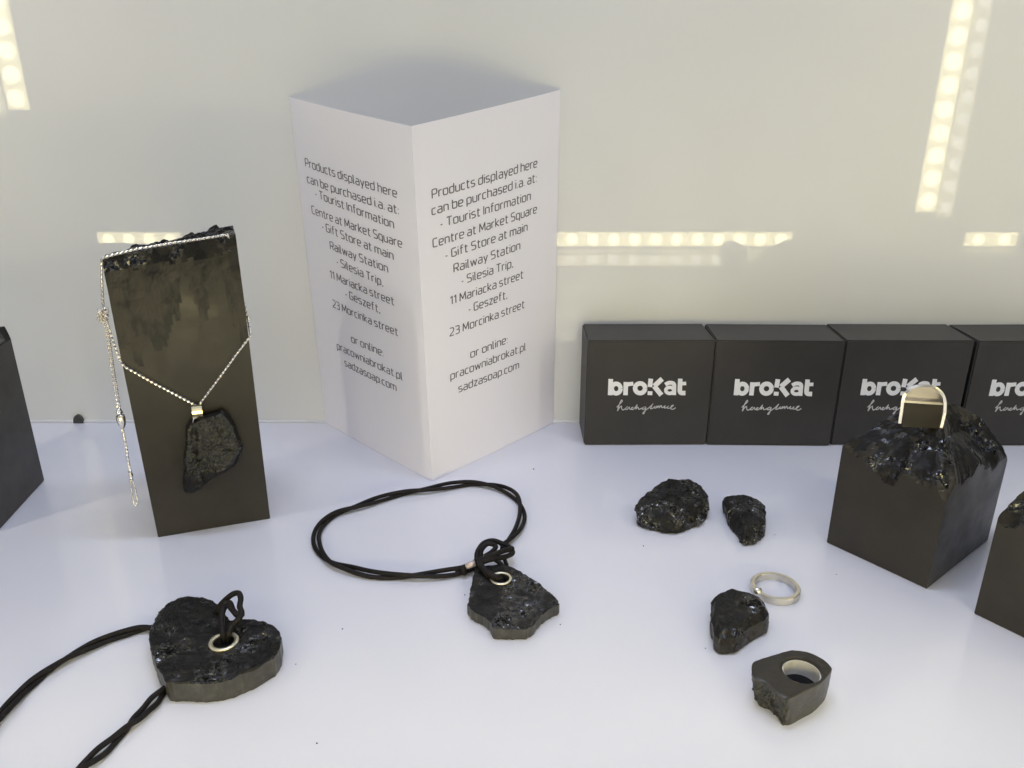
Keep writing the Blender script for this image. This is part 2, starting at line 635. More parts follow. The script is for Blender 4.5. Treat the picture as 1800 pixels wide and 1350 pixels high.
def coal_slab(name, outline_px, hole_px, hole_r, thick, amp, seed, mats, parent, smooth_outline=False, n=180, rings=26, tilt=None, chip=0.5, hole_jag=True, jag_amt=0.0005):
    """flat piece of coal with a hole: broken face on top, sawn rim; outline read at the height of its top"""
    O = [at_z(x, y, thick) for x, y in outline_px]
    O2 = [Vector((p.x, p.y, 0)) for p in O]
    O2 = catmull(O2, n, True) if smooth_outline else poly_even(O2, n)
    O2 = jag(O2, jag_amt, 420, seed)
    H = at_z(hole_px[0], hole_px[1], thick); H.z = 0
    off = Vector((seed * 1.3, seed * 2.9, seed * 0.4))
    V, Fc, idx = [], [], []
    top = []
    for j in range(rings + 1):
        s = j / rings
        for i in range(n):
            d = O2[i] - H
            inner = H + d.normalized() * hole_r
            p = inner.lerp(O2[i], s)
            k = min(1.0, max(0.0, (p - H).length / hole_r - 1.15) * 1.2)
            cv, _ = cell(p + off, 240)
            cv2, _ = cell(p + off, 620)
            z = thick + amp * k * (1.2 * fbm(Vector((p.x * 0.7, p.y * 1.3, 0)) + off, 110, 3) + 0.5 * cv + 0.16 * cv2)
            if j == rings:
                z -= amp * chip * (0.5 + 0.9 * cv)
            V.append(Vector((p.x, p.y, z)))
    for j in range(rings):
        for i in range(n):
            Fc.append((j * n + i, j * n + (i + 1) % n, (j + 1) * n + (i + 1) % n, (j + 1) * n + i)); idx.append(0)
    o0 = rings * n
    wall = 5
    for w in range(1, wall + 1):
        o = len(V)
        for i in range(n):
            e = V[o0 + i]
            t = w / wall
            p = Vector((O2[i].x, O2[i].y, e.z * (1 - t)))
            if w == wall:
                p = p + (H - O2[i]).normalized() * 0.0003
                p.z = 0.0
            V.append(p)
        prev = o0 if w == 1 else o - n
        for i in range(n):
            Fc.append((prev + i, prev + (i + 1) % n, o + (i + 1) % n, o + i)); idx.append(1)
    ob = len(V)
    for i in range(n):
        d = (O2[i] - H).normalized() * hole_r
        V.append(Vector((H.x + d.x, H.y + d.y, 0)))
    for i in range(n):
        Fc.append((ob - n + i, ob - n + (i + 1) % n, ob + (i + 1) % n, ob + i)); idx.append(1)
        Fc.append((ob + i, ob + (i + 1) % n, (i + 1) % n, i)); idx.append(1)
    return mesh(name, V, Fc, mats, parent, idx)


def coal_rock(name, sil_px, h, top_scale, amp, seed, mats, parent=None, n=120, front_mat_from=None, top_shift=(0, 0), jag_px=2.0, top_n=12):
    """lump of coal: the outline seen in the photo split into a foot on the shelf and a broken top face at height h"""
    ys = [p[1] for p in sil_px]
    y0, y1 = min(ys), max(ys)
    cx = sum(p[0] for p in sil_px) / len(sil_px)
    cy = (y0 + y1) / 2
    zc = at_z(cx, cy, h / 2).y * CO
    dep = PITCH + math.atan((cy - 675) / F)
    hpx = h * math.cos(dep) / zc * F
    P = poly_even([Vector((x, y, 0)) for x, y in sil_px], n)
    P = [p + Vector((noise.noise(Vector((i * 0.33, seed, 0))), noise.noise(Vector((i * 0.33, seed, 7))), 0)) * jag_px for i, p in enumerate(P)]
    off = Vector((seed * 1.7, seed * 0.9, seed * 3.3))

    def level(t, sc):
        a, b = y0 + hpx * (1 - t), y1 - hpx * t
        out = []
        for p in P:
            y = a + (p.y - y0) / (y1 - y0) * (b - a)
            x = p.x
            c2 = Vector((cx + top_shift[0], (a + b) / 2 + top_shift[1], 0))
            q = c2 + (Vector((x, y, 0)) - c2) * sc
            out.append(at_z(q.x, q.y, h * t))
        return out
    rows = [(0.0, 0.90)] + [(t, 0.97 + 0.03 * math.sin(t * math.pi)) for t in (0.07, 0.14, 0.21, 0.28, 0.35, 0.42, 0.49, 0.56, 0.63, 0.70)] + [(0.8, 0.97 * 0.75 + top_scale * 0.25), (0.92, 0.45 + top_scale * 0.52), (1.0, top_scale)]
    V, Fc, idx = [], [], []
    for r, (t, sc) in enumerate(rows):
        L = level(t, sc)
        for p in L:
            cv, _ = cell(p + off, 210)
            cv2, _ = cell(p + off, 560)
            w = 0.0 if r == 0 else 1.0
            d = Vector((fbm(p + off, 190), fbm(p + off + Vector((9, 9, 9)), 190), 0.7 * fbm(p + off + Vector((4, 2, 9)), 190)))
            V.append(p + (d * 1.2 + Vector((cv + cv2 * 0.3, cv2 * 0.3 - cv * 0.8, 0.6 * cv)) * 0.75) * amp * w)
    for r in range(len(rows) - 1):
        for i in range(n):
            Fc.append((r * n + i, r * n + (i + 1) % n, (r + 1) * n + (i + 1) % n, (r + 1) * n + i)); idx.append(1 if rows[r + 1][0] < 0.75 else 0)
    last = (len(rows) - 1) * n
    Lc = sum((V[last + i] for i in range(n)), Vector()) / n
    for q in range(1, top_n):
        s = 1 - q / top_n
        o = len(V)
        for i in range(n):
            e = V[last + i]
            p = Lc + (e - Lc) * s
            cv, _ = cell(p + off, 230)
            cv2, _ = cell(p + off, 620)
            V.append(p + Vector((0, 0, amp * min(1, q / 2) * (1.0 * cv + 0.2 * cv2 + 1.2 * fbm(p + off, 120, 3)))))
        prev = last if q == 1 else o - n
        for i in range(n):
            Fc.append((prev + i, prev + (i + 1) % n, o + (i + 1) % n, o + i)); idx.append(0)
    Fc.append(tuple(range(len(V) - n, len(V)))); idx.append(0)
    Fc.append(tuple(range(n))); idx.append(1)
    return mesh(name, V, Fc, mats, parent, idx)


# ------------------------------------------------------------------ tall coal block with the necklace
BL, BR = at_z(278, 945), at_z(475, 912)
ex = (BR - BL).normalized()
fn = Vector((ex.y, -ex.x, 0))                     # outward normal of the front face
if fn.y > 0:
    fn = -fn
DEPTH = 0.046
BBR, BBL = BR - fn * DEPTH, BL - fn * DEPTH
TL, TR = on_plane(176.5, 455, BL, fn), on_plane(415.5, 412, BR, fn)
z_tl, z_tr = TL.z, TR.z
FL, FR = TL - BL, TR - BR
FL.z = FR.z = 0
block = coal_block([(p.x, p.y) for p in (BL, BR, BBR, BBL)], z_tl, z_tl * 0.78, 0.0003, 0.00022, 3.0, M_block,
                   'coal_display_block', n_side=44, n_rows=40, drip=2.2, top_amp=0.0022, tops=[z_tl, z_tr, z_tr - 0.0035, z_tl - 0.0065],
                   flare=[FL, FR, FR * 0.5, FL * 0.5], rough_mat=M_chip, crown=0.945)
tag(block, 'tall square coal block standing upright with a silver necklace draped over it', 'display block')


def front(px, py, lift=0.0009):
    return on_plane(px, py, BL + fn * lift, fn)


def beads(path, pitch, r, stretch=1.15):
    P = [Vector(p) for p in path]
    L = sum((P[i + 1] - P[i]).length for i in range(len(P) - 1))
    m = max(2, int(L / pitch))
    Q = even(P, m)
    bm = bmesh.new()
    bmesh.ops.create_icosphere(bm, subdivisions=1, radius=1.0)
    base = [v.co.copy() for v in bm.verts]
    fcs = [tuple(v.index for v in fc.verts) for fc in bm.faces]
    bm.free()
    parts = []
    for i, c in enumerate(Q):
        t = (Q[min(i + 1, m - 1)] - Q[max(i - 1, 0)]).normalized()
        rot = t.to_track_quat('X', 'Z')
        tw = Matrix.Rotation((i % 2) * R(60), 3, 'X')
        parts.append(([c + rot @ (tw @ Vector((b.x * r * stretch, b.y * r, b.z * r * 0.72))) for b in base], fcs))
    return merge(parts)


neck = empty('necklace', front(347, 700))
tag(neck, 'fine silver chain necklace with a rough coal pendant hung on the tall block', 'necklace')
CH_P, CH_R = 0.00094, 0.00075
top_l, top_r = front(180, 456, 0.0008), front(400, 414, 0.0008)
path = [front(182, 548, -0.002), front(179, 500, -0.001), top_l + Vector((-0.0004, 0, 0.0004))]
path += [front(200, 448, 0.0008), front(240, 438, 0.0008), front(300, 428, 0.0008), front(360, 419, 0.0008), top_r + Vector((0, 0, 0.0003))]
path += [front(409, 436, -0.006), front(420, 500, -0.012), front(436, 560, -0.005), front(440.5, 590, 0.0006), front(420, 617), front(385, 665), front(350, 712, 0.0012)]
v, f = beads(path, CH_P, CH_R)
mesh('chain', v, f, M_chain, neck)
path = [front(182, 548, -0.001), front(192, 580, -0.0004), front(204, 616, 0.0002), front(213, 638, 0.0008), front(222, 646), front(270, 673), front(310, 694), front(345, 713, 0.0012)]
v, f = beads(path, CH_P, CH_R)
mesh('chain', v, f, M_chain, neck)
# clasp knot and the hanging extension
parts = []
rng = random.Random(4)
for k in range(26):
    c = front(181 + rng.uniform(-8, 7), 553 + rng.uniform(-11, 12), rng.uniform(-0.002, 0.002))
    ringp = [c + Vector((rng.uniform(-1, 1), rng.uniform(-1, 1), rng.uniform(-1, 1))).normalized() * 0.0009 for _ in range(2)]
    pts = []
    ax = (ringp[0] - c); bx = ax.cross(ringp[1] - c)
    if bx.length < 1e-9:
        continue
    bx = bx.normalized() * 0.0009
    for j in range(10):
        q = 2 * math.pi * j / 10
        pts.append(c + ax * math.cos(q) + bx * math.sin(q))
    parts.append(tube_geo(pts, 0.00028, 6, True))
v, f = merge(parts)
mesh('clasp', v, f, M_chain, neck, smooth=True)
hang = [(185, 562), (191, 600), (198, 650), (206, 700), (213, 742), (222, 790), (229, 835)]
tailparts = []
for sgn in (-1, 1):
    pts = []
    for i, (x, y) in enumerate(hang):
        pts.append(front(x + sgn * (2.0 if i < 4 else 0.9), y, -0.001))
    tailparts.append(beads(catmull(pts, 60), CH_P, CH_R * 0.72))
loop = [front(229, 835, -0.001), front(231, 862, -0.001), front(235, 884, -0.001), front(240, 888, -0.001), front(241.5, 878, -0.001), front(236, 855, -0.001), front(230, 836, -0.001)]
tailparts.append(beads(catmull(loop, 60), CH_P, CH_R * 0.72))
v, f = merge(tailparts)
mesh('extension_chain', v, f, M_chain, neck)
pts = [front(209, 718, -0.001), front(211, 730, -0.0004), front(214.5, 745, -0.0002), front(216, 752, -0.001)]
v, f = tube_geo(catmull(pts, 14), lambda t: 0.0007 + 0.0012 * math.sin(math.pi * t), 10)
mesh('lobster_clasp', v, f, M_chain, neck, smooth=True)
v, f = beads([front(229, 828, -0.001), front(231, 842, -0.001)], 0.0012, 0.0011)
mesh('end_ring', v, f, M_chain, neck)
# bail
pts = []
c0 = front(347, 724, 0.0028)
for j in range(16):
    q = 2 * math.pi * j / 16
    pts.append(c0 + fn * (0.0022 * math.cos(q)) + Vector((0, 0, 0.0030 * math.sin(q))))
V, Fc = [], []
for j, p in enumerate(pts):
    rad = (p - c0).normalized() * 0.0003
    for w in (-0.0021, 0.0021):
        V += [p + ex * w + rad, p + ex * w - rad]
for j in range(16):
    a, b = j * 4, ((j + 1) % 16) * 4
    Fc += [(a, b, b + 2, a + 2), (a + 1, a + 3, b + 3, b + 1), (a, a + 1, b + 1, b), (a + 2, b + 2, b + 3, a + 3)]
bail = mesh('bail', V, Fc, M_gold, neck, smooth=False)
v, f = tube_geo([front(343, 728, 0.003), front(340, 735, 0.0045), front(339, 742, 0.0042), front(342, 746, 0.003)], 0.0005, 8)
mesh('bail_loop', v, f, M_chain, neck, smooth=True)
# rough coal pendant lying on the face of the block
sil = [(325, 752), (333, 742), (345, 735), (358, 731), (372, 726), (393, 720), (404, 732), (412, 745), (421, 768), (427, 786), (424, 800), (414, 818), (396, 830), (380, 838),
       (366, 846), (352, 862), (336, 868), (324, 866), (321, 846), (324, 826), (322, 806), (326, 780)]
NP = 110
P = poly_even([Vector((x, y, 0)) for x, y in sil], NP)
P = [p + Vector((noise.noise(p * 0.13), noise.noise(p * 0.13 + Vector((5, 5, 5))), 0)) * 1.8 for p in P]
pc = Vector((368, 790, 0))
V, Fc, idx = [], [], []
levels = [(0.96, 0.0002), (1.0, 0.002), (0.97, 0.0042), (0.90, 0.0058)] + [(0.82 - 0.82 * k / 12, 0.0064) for k in range(12)]
for li, (sc, lift) in enumerate(levels):
    for p in P:
        q = pc + (p - pc) * sc
        w = front(q.x, q.y, 0.002)
        cv, _ = cell(w, 330); cv2, _ = cell(w, 760)
        ridge = -0.0016 * math.exp(-((q.x - 344 - (q.y - 790) * 0.05) / 6) ** 2) if q.y < 812 else 0.0
        low = -0.0016 if q.y > 826 - (q.x - 330) * 0.1 else 0
        zz = lift + (0.0011 * (0.9 * cv + 0.6 * cv2 + fbm(w, 300)) + ridge + low if li > 1 else 0)
        V.append(front(q.x, q.y, max(zz, 0.0002)))
for li in range(len(levels) - 1):
    for i in range(NP):
        Fc.append((li * NP + i, li * NP + (i + 1) % NP, (li + 1) * NP + (i + 1) % NP, (li + 1) * NP + i))
        cy_ = sum(to_px(V[k])[1] for k in Fc[-1]) / 4
        idx.append(1 if li > 2 and cy_ < 830 else 0)
Fc.append(tuple(range(len(V) - NP, len(V)))); idx.append(1)
Fc.append(tuple(range(NP))); idx.append(0)
mesh('coal_pendant', V, Fc, [M_coal, M_grain], neck, idx)

# ------------------------------------------------------------------ dark block cut by the left edge of the picture
A, B = at_z(78, 845), at_z(0, 931)
e1 = (B - A).normalized()
Bf = A + e1 * 0.052
left_n = Vector((e1.y, -e1.x, 0))
if left_n.x > 0:
    left_n = -left_n
blk = coal_block([(p.x, p.y) for p in (Bf, A, A + left_n * 0.062, Bf + left_n * 0.062)], 0.086, 0.081, 0.001, 0.0008, 9.0, M_polish,
                 'coal_display_block', n_side=20, n_rows=12, top_amp=0.0008)
tag(blk, 'tall dark coal block cut off by the left edge of the picture', 'display block')

# ------------------------------------------------------------------ coal pedestals on the right
pl, pf, pr = at_z(1453, 954), at_z(1629, 1036), at_z(1736, 950)
pb = pl + pr - pf
ped = coal_block([(p.x, p.y) for p in (pl, pf, pr, pb)], 0.0585, 0.0455, 0.0125, 0.0010, 5.0, M_polish, 'coal_pedestal', n_side=48, n_rows=34, drip=1.1, top_amp=0.0010, dome=0.0105, brown=-0.12)
tag(ped, 'squat coal pedestal with a broken sparkling top carrying a small silver ring', 'pedestal')

ql = at_z(1712, 1079)
qd = (at_z(1800, 1122) - ql).normalized()
qn = Vector((-qd.y, qd.x, 0))
if qn.y < 0:
    qn = -qn
qa, qb = ql, ql + qd * 0.062
qc, qd_ = qb + qn * 0.075, ql + qn * 0.075
ped2 = coal_block([(p.x, p.y) for p in (qa, qb, qc, qd_)], 0.062, 0.0435, 0.012, 0.0012, 12.0, M_polish, 'coal_pedestal', n_side=44, n_rows=34, drip=0.6, top_amp=0.0013, dome=0.014, brown=0.1)
tag(ped2, 'coal pedestal with a rough crumbling top cut off by the right edge of the picture', 'pedestal')

# ------------------------------------------------------------------ folded card
fold_y = at_z(760, 846).y
WL = WALL_Y - 0.0016
bl, bf, br = at_y(573, 742.5, WL), at_z(760, 846), at_y(972, 742.5, WL)
bl.z = br.z = 0.0003
tl, tf, tr = at_y(508, 171, WL), at_y(723, 222, bf.y), at_y(985, 158, WL)
card = empty('folded_card', (bf.x, bf.y, 0))
tag(card, 'white folded card printed with grey shop addresses standing against the back wall', 'card')


def homography(src, dst):
    """3x3 map taking four src points to four dst points"""
    A_, b_ = [], []
    for (x, y), (u, v_) in zip(src, dst):
        A_.append([x, y, 1, 0, 0, 0, -u * x, -u * y]); b_.append(u)
        A_.append([0, 0, 0, x, y, 1, -v_ * x, -v_ * y]); b_.append(v_)
    M = [r + [c] for r, c in zip(A_, b_)]
    for i in range(8):
        p = max(range(i, 8), key=lambda r: abs(M[r][i]))
        M[i], M[p] = M[p], M[i]
        for r in range(8):
            if r != i:
                k = M[r][i] / M[i][i]
                M[r] = [a - k * c for a, c in zip(M[r], M[i])]
    h = [M[i][8] / M[i][i] for i in range(8)]

    def go(x, y):
        w = h[6] * x + h[7] * y + 1
        return (h[0] * x + h[1] * y + h[2]) / w, (h[3] * x + h[4] * y + h[5]) / w
    return go


def panel_fn(b0, b1, t0, t1):
    nrm = (b1 - b0).cross(t0 - b0).normalized()
    if nrm.y > 0:
        nrm = -nrm

    def fnp(u, v_, e=0.0):
        p = b0 * (1 - u) * (1 - v_) + b1 * u * (1 - v_) + t0 * (1 - u) * v_ + t1 * u * v_
        bow = 0.0016 * math.sin(math.pi * u) * (0.3 + 0.7 * v_)
        return p + nrm * (e + bow)
    return fnp


# stroke lettering: cap height 1, x height 0.72
XH = 0.72
GL = {
    'a': (.44, [[(.05, XH), (.44, XH), (.44, 0)], [(.44, .40), (0, .40), (0, 0), (.44, 0)]]),
    'b': (.46, [[(0, 1.04), (0, 0), (.46, 0), (.46, XH), (0, XH)]]),
    'c': (.38, [[(.38, XH), (0, XH), (0, 0), (.38, 0)]]),
    'd': (.46, [[(.46, 1.04), (.46, 0), (0, 0), (0, XH), (.46, XH)]]),
    'e': (.45, [[(.42, 0), (0, 0), (0, XH), (.45, XH), (.45, .35), (0, .35)]]),
    'f': (.32, [[(.34, 1.04), (.12, 1.04), (.12, 0)], [(0, XH), (.31, XH)]]),
    'h': (.44, [[(0, 1.04), (0, 0)], [(0, XH), (.44, XH), (.44, 0)]]),
    'i': (.02, [[(.01, XH), (.01, 0)], [(.01, .93), (.01, 1.02)]]),
    'k': (.42, [[(0, 1.04), (0, 0)], [(.40, XH), (.04, .37), (.43, 0)]]),
    'l': (.12, [[(0, 1.04), (0, 0), (.13, 0)]]),
    'm': (.76, [[(0, XH), (0, 0)], [(0, XH), (.38, XH), (.38, 0)], [(.38, XH), (.76, XH), (.76, 0)]]),
    'n': (.44, [[(0, XH), (0, 0)], [(0, XH), (.44, XH), (.44, 0)]]),
    'o': (.47, [[(.235, XH), (0, XH), (0, 0), (.47, 0), (.47, XH), (.235, XH)]]),
    'p': (.46, [[(0, -.28), (0, XH), (.46, XH), (.46, 0), (0, 0)]]),
    'q': (.46, [[(.46, -.28), (.46, XH), (0, XH), (0, 0), (.46, 0)]]),
    'r': (.28, [[(0, XH), (0, 0)], [(0, .52), (.08, XH), (.29, XH)]]),
    's': (.41, [[(.39, XH), (0, XH), (0, .39), (.41, .34), (.41, 0), (0, 0)]]),
    't': (.32, [[(.11, .95), (.11, 0), (.33, 0)], [(0, XH), (.32, XH)]]),
    'u': (.44, [[(0, XH), (0, 0), (.44, 0)], [(.44, XH), (.44, 0)]]),
    'w': (.70, [[(0, XH), (.17, 0), (.35, .66), (.53, 0), (.70, XH)]]),
    'y': (.44, [[(0, XH), (.22, .02)], [(.44, XH), (.13, -.28)]]),
    'z': (.39, [[(0, XH), (.38, XH), (.01, 0), (.40, 0)]]),
    'P': (.49, [[(0, 0), (0, 1), (.49, 1), (.49, .43), (0, .43)]]),
    'T': (.54, [[(0, 1), (.54, 1)], [(.27, 1), (.27, 0)]]),
    'I': (.02, [[(.01, 1), (.01, 0)]]),
    'C': (.46, [[(.46, 1), (0, 1), (0, 0), (.46, 0)]]),
    'M': (.68, [[(0, 0), (.04, 1), (.34, .22), (.64, 1), (.68, 0)]]),
    'S': (.48, [[(.46, 1), (0, 1), (0, .54), (.48, .47), (.48, 0), (0, 0)]]),
    'G': (.49, [[(.48, 1), (0, 1), (0, 0), (.49, 0), (.49, .48), (.27, .48)]]),
    'R': (.50, [[(0, 0), (0, 1), (.49, 1), (.49, .45), (0, .45)], [(.25, .45), (.52, 0)]]),
    '1': (.22, [[(0, .82), (.20, 1), (.20, 0)]]),
    '2': (.46, [[(0, 1), (.44, 1), (.44, .56), (0, .08), (0, 0), (.47, 0)]]),
    '3': (.45, [[(0, 1), (.44, 1), (.44, .53), (.12, .53)], [(.12, .53), (.45, .53), (.45, 0), (0, 0)]]),
    '.': (.03, [[(.015, .0), (.015, .07)]]),
    ',': (.05, [[(.04, .08), (.0, -.10)]]),
    ':': (.03, [[(.015, .0), (.015, .07)], [(.015, .55), (.015, .62)]]),
    '-': (.20, [[(0, .33), (.20, .33)]]),
}
TRACK, SPACE = 0.20, 0.26


def round_poly(pts, r):
    P = [Vector((p[0], p[1], 0)) for p in pts]
    out = [P[0]]
    for i in range(1, len(P) - 1):
        a, b, c = P[i - 1], P[i], P[i + 1]
        u, w = (a - b), (c - b)
        k = min(r, u.length * 0.5, w.length * 0.5)
        p0, p1 = b + u.normalized() * k, b + w.normalized() * k
        for j in range(6):
            t = j / 5
            out.append(p0 * (1 - t) ** 2 + b * 2 * t * (1 - t) + p1 * t * t)
    out.append(P[-1])
    res = [out[0]]
    for p in out[1:]:
        if (p - res[-1]).length > 1e-6:
            res.append(p)
    return res


def ribbon(pts, w):
    """flat outline strip of width w round a polyline: list of (left, right) pairs"""
    n_ = len(pts)
    out = []
    for i in range(n_):
        a, b = pts[max(i - 1, 0)], pts[min(i + 1, n_ - 1)]
        t = (b - a).normalized()
        s = Vector((-t.y, t.x, 0))
        k = 1.0
        if 0 < i < n_ - 1:
            t1 = (pts[i] - pts[i - 1]).normalized()
            k = 1 / max(abs(t.dot(t1)), 0.6)
        out.append((pts[i] + s * (w / 2 * k), pts[i] - s * (w / 2 * k)))
    return out


def strokes_geo(strokes, w, place, step, closed=False):
    """place(x, y, e) puts a flat letter point on its surface; every stroke lies a hair above the last"""
    parts = []
    for k, st in enumerate(strokes):
        rb = ribbon(st, w)
        e = 0.00005 + step * (k % 7)
        V = []
        for a, b in rb:
            V += [place(a.x, a.y, e), place(b.x, b.y, e)]
        Fc = [(2 * i, 2 * i + 1, 2 * i + 3, 2 * i + 2) for i in range(len(rb) - 1)]
        parts.append((V, Fc))
    return merge(parts)


def layout(text):
    x, out = 0.0, []
    for ch in text:
        if ch == ' ':
            x += SPACE
            continue
        wd, sts = GL[ch]
        for st in sts:
            out.append([p + Vector((x, 0, 0)) for p in round_poly(st, 0.17 if ch not in 'wkyMz1' else 0.02)])
        x += wd + TRACK
    return x - TRACK, out


LINES = ['Products displayed here', 'can be purchased i.a. at:', '- Tourist Information', 'Centre at Market Square', '- Gift Store at main', 'Railway Station',
         '- Silesia Trip,', '11 Mariacka street', '- Geszeft,', '23 Morcinka street', 'or online:', 'pracowniabrokat.pl', 'sadzasoap.com']
LEFT = [((112, 287), (414, 391)), ((118, 341), (420, 446)), ((147, 389), (405, 493)), ((134, 443), (430, 557)), ((170, 497), (404, 597)), ((198, 561), (387, 639)),
        ((220, 613), (372, 684)), ((197, 656), (406, 747)), ((249, 719), (362, 773)), ((205, 752), (418, 848)), ((268, 868), (372, 915)), ((218, 890), (432, 993)), ((244, 945), (413, 1029))]
RIGHT = [((520, 402), (861, 297)), ((520, 458), (859, 347)), ((546, 501), (838, 408)), ((524, 567), (860, 451)), ((562, 606), (827, 511)), ((588, 650), (802, 573)),
         ((612, 690), (778, 632)), ((578, 757), (813, 668)), ((635, 783), (759, 735)), ((577, 860), (818, 765)), ((642, 930), (761, 880)), ((580, 1001), (823, 902)), ((605, 1041), (800, 961))]


def card_panel(b0, b1, t0, t1, rows):
    """one leaf of the card with its printed lines"""
    fp = panel_fn(b0, b1, t0, t1)
    nu, nv = 14, 20
    V, Fc = [], []
    for e in (0.0, -0.00028):
        for j in range(nv + 1):
            for i in range(nu + 1):
                V.append(fp(i / nu, j / nv, e))
    m = (nu + 1) * (nv + 1)
    idx_ = lambda s, i, j: s * m + j * (nu + 1) + i
    for s in (0, 1):
        for j in range(nv):
            for i in range(nu):
                Fc.append((idx_(s, i, j), idx_(s, i + 1, j), idx_(s, i + 1, j + 1), idx_(s, i, j + 1)))
    for j in range(nv):
        for i in (0, nu):
            Fc.append((idx_(0, i, j), idx_(0, i, j + 1), idx_(1, i, j + 1), idx_(1, i, j)))
    for i in range(nu):
        for j in (0, nv):
            Fc.append((idx_(0, i, j), idx_(0, i + 1, j), idx_(1, i + 1, j), idx_(1, i, j)))
    pan = mesh('card_leaf', V, Fc, M_paper, card, smooth=False)
    go = homography([to_px(b0), to_px(b1), to_px(t1), to_px(t0)], [(0, 0), (1, 0), (1, 1), (0, 1)])
    ww, hh = (b1 - b0).length, (t0 - b0).length
    parts = []
    pitch = None
    for text, (s, e) in zip(LINES, rows):
        su, sv = go(480 + s[0] * 0.5336, 140 + s[1] * 0.5336)
        eu, ev = go(480 + e[0] * 0.5336, 140 + e[1] * 0.5336)
        wd, sts = layout(text)
        du, dv = (eu - su) / wd, (ev - sv) / wd
        cap = 0.0222                                   # cap height as a share of the leaf

        def place(x, y, eps, su=su, sv=sv, du=du, dv=dv, cap=cap):
            return fp(su + du * x, sv + dv * x + cap * y, eps)
        # keep stroke weight even although the lettering is condensed
        parts.append(strokes_geo(sts, 0.125, place, 0.000006))
    v_, f_ = merge(parts)
    mesh('printed_text', v_, f_, M_ink, pan)
    return pan


card_panel(bl, bf, tl, tf, LEFT)
card_panel(bf, br, tf, tr, RIGHT)

# ------------------------------------------------------------------ black gift boxes along the back wall
BOX_Y = at_z(1100, 782.5).y
BOX_D = WALL_Y - 0.001 - BOX_Y
BOX_H = at_y(1100, 599, BOX_Y).z
bx0 = at_y(1026, 782, BOX_Y).x
bx1 = at_y(1240.5, 782, BOX_Y).x
BOX_W = bx1 - bx0


def ell(cx, cy, rx, ry, a0=0, a1=360, n_=28):
    return [Vector((cx + rx * math.cos(R(a0 + (a1 - a0) * k / n_)), cy + ry * math.sin(R(a0 + (a1 - a0) * k / n_)), 0)) for k in range(n_ + 1)]


def pl_(pts, r=0.0):
    return round_poly(pts, r)


LOGO = [([pl_([(298, 233), (288, 490)])], 74), ([ell(383, 385, 70, 76)], 70),
        ([pl_([(537, 282), (530, 490)])], 72), ([pl_([(536, 400), (545, 318), (655, 308)], 60)], 62),
        ([ell(762, 381, 79, 77)], 72),
        ([pl_([(932, 230), (917, 362)])], 74), ([pl_([(920, 428), (917, 490)])], 76),
        ([pl_([(1112, 232), (985, 348)])], 78), ([pl_([(985, 348), (1100, 490)])], 78),
        ([pl_([(1160, 325), (1215, 292), (1305, 300), (1300, 490)], 60)], 62), ([ell(1232, 415, 64, 48)], 56),
        ([pl_([(1398, 230), (1388, 458), (1480, 458)], 50)], 72), ([pl_([(1362, 310), (1492, 306)])], 56)]
SCRIPT = [[(392, 682), (430, 640), (478, 588), (466, 570), (432, 640), (405, 738), (432, 690), (466, 664), (470, 700), (492, 724), (530, 700), (562, 670), (538, 690), (532, 714), (562, 712),
           (590, 680), (604, 714), (628, 700), (652, 680), (628, 690), (622, 714), (654, 714), (690, 676), (718, 640), (692, 710), (726, 680), (742, 712), (780, 700), (842, 670), (804, 690),
           (798, 714), (832, 708), (852, 678), (846, 720), (822, 782), (806, 776), (850, 728), (910, 684), (972, 622), (958, 640), (928, 704), (962, 698), (1002, 664), (986, 690), (1010, 694),
           (1034, 660), (1034, 690), (1062, 660), (1066, 690), (1096, 655), (1112, 690), (1160, 660), (1146, 692), (1182, 690), (1216, 660), (1192, 682), (1204, 700), (1246, 690), (1290, 652),
           (1260, 662), (1246, 700), (1282, 716), (1326, 690)]]


def gift_box():
    root = empty('gift_box', (bx0 + BOX_W / 2, BOX_Y + BOX_D / 2, 0))
    bm = bmesh.new()
    bmesh.ops.create_cube(bm, size=1.0)
    for vtx in bm.verts:
        vtx.co = Vector((vtx.co.x * BOX_W, vtx.co.y * BOX_D, (vtx.co.z + 0.5) * BOX_H + 0.0002))
    bmesh.ops.bevel(bm, geom=list(bm.edges), offset=0.0007, segments=2, affect='EDGES')
    me = bpy.data.meshes.new('sleeve')
    bm.to_mesh(me); bm.free()
    me.materials.append(M_box)
    o = bpy.data.objects.new('sleeve', me)
    COL.objects.link(o); o.parent = root

    def place(cx, cy, e):
        p = at_y(1040 + cx / 9.0, 640 + cy / 9.0, BOX_Y)
        return Vector((p.x, BOX_Y - e, p.z))
    parts = []
    for k, (sts, w) in enumerate(LOGO):
        parts.append(strokes_geo(sts, w, lambda x, y, e, k=k: place(x, y, e + 0.000012 * k), 0.0))
    v_, f_ = merge(parts)
    mesh('logo_lettering', v_, f_, M_logo, root)
    sts = [catmull([Vector((x, y, 0)) for x, y in SCRIPT[0]], 330)]
    v_, f_ = strokes_geo(sts, 15, place, 0.0)
    mesh('script_lettering', v_, f_, M_script, root)
    return root


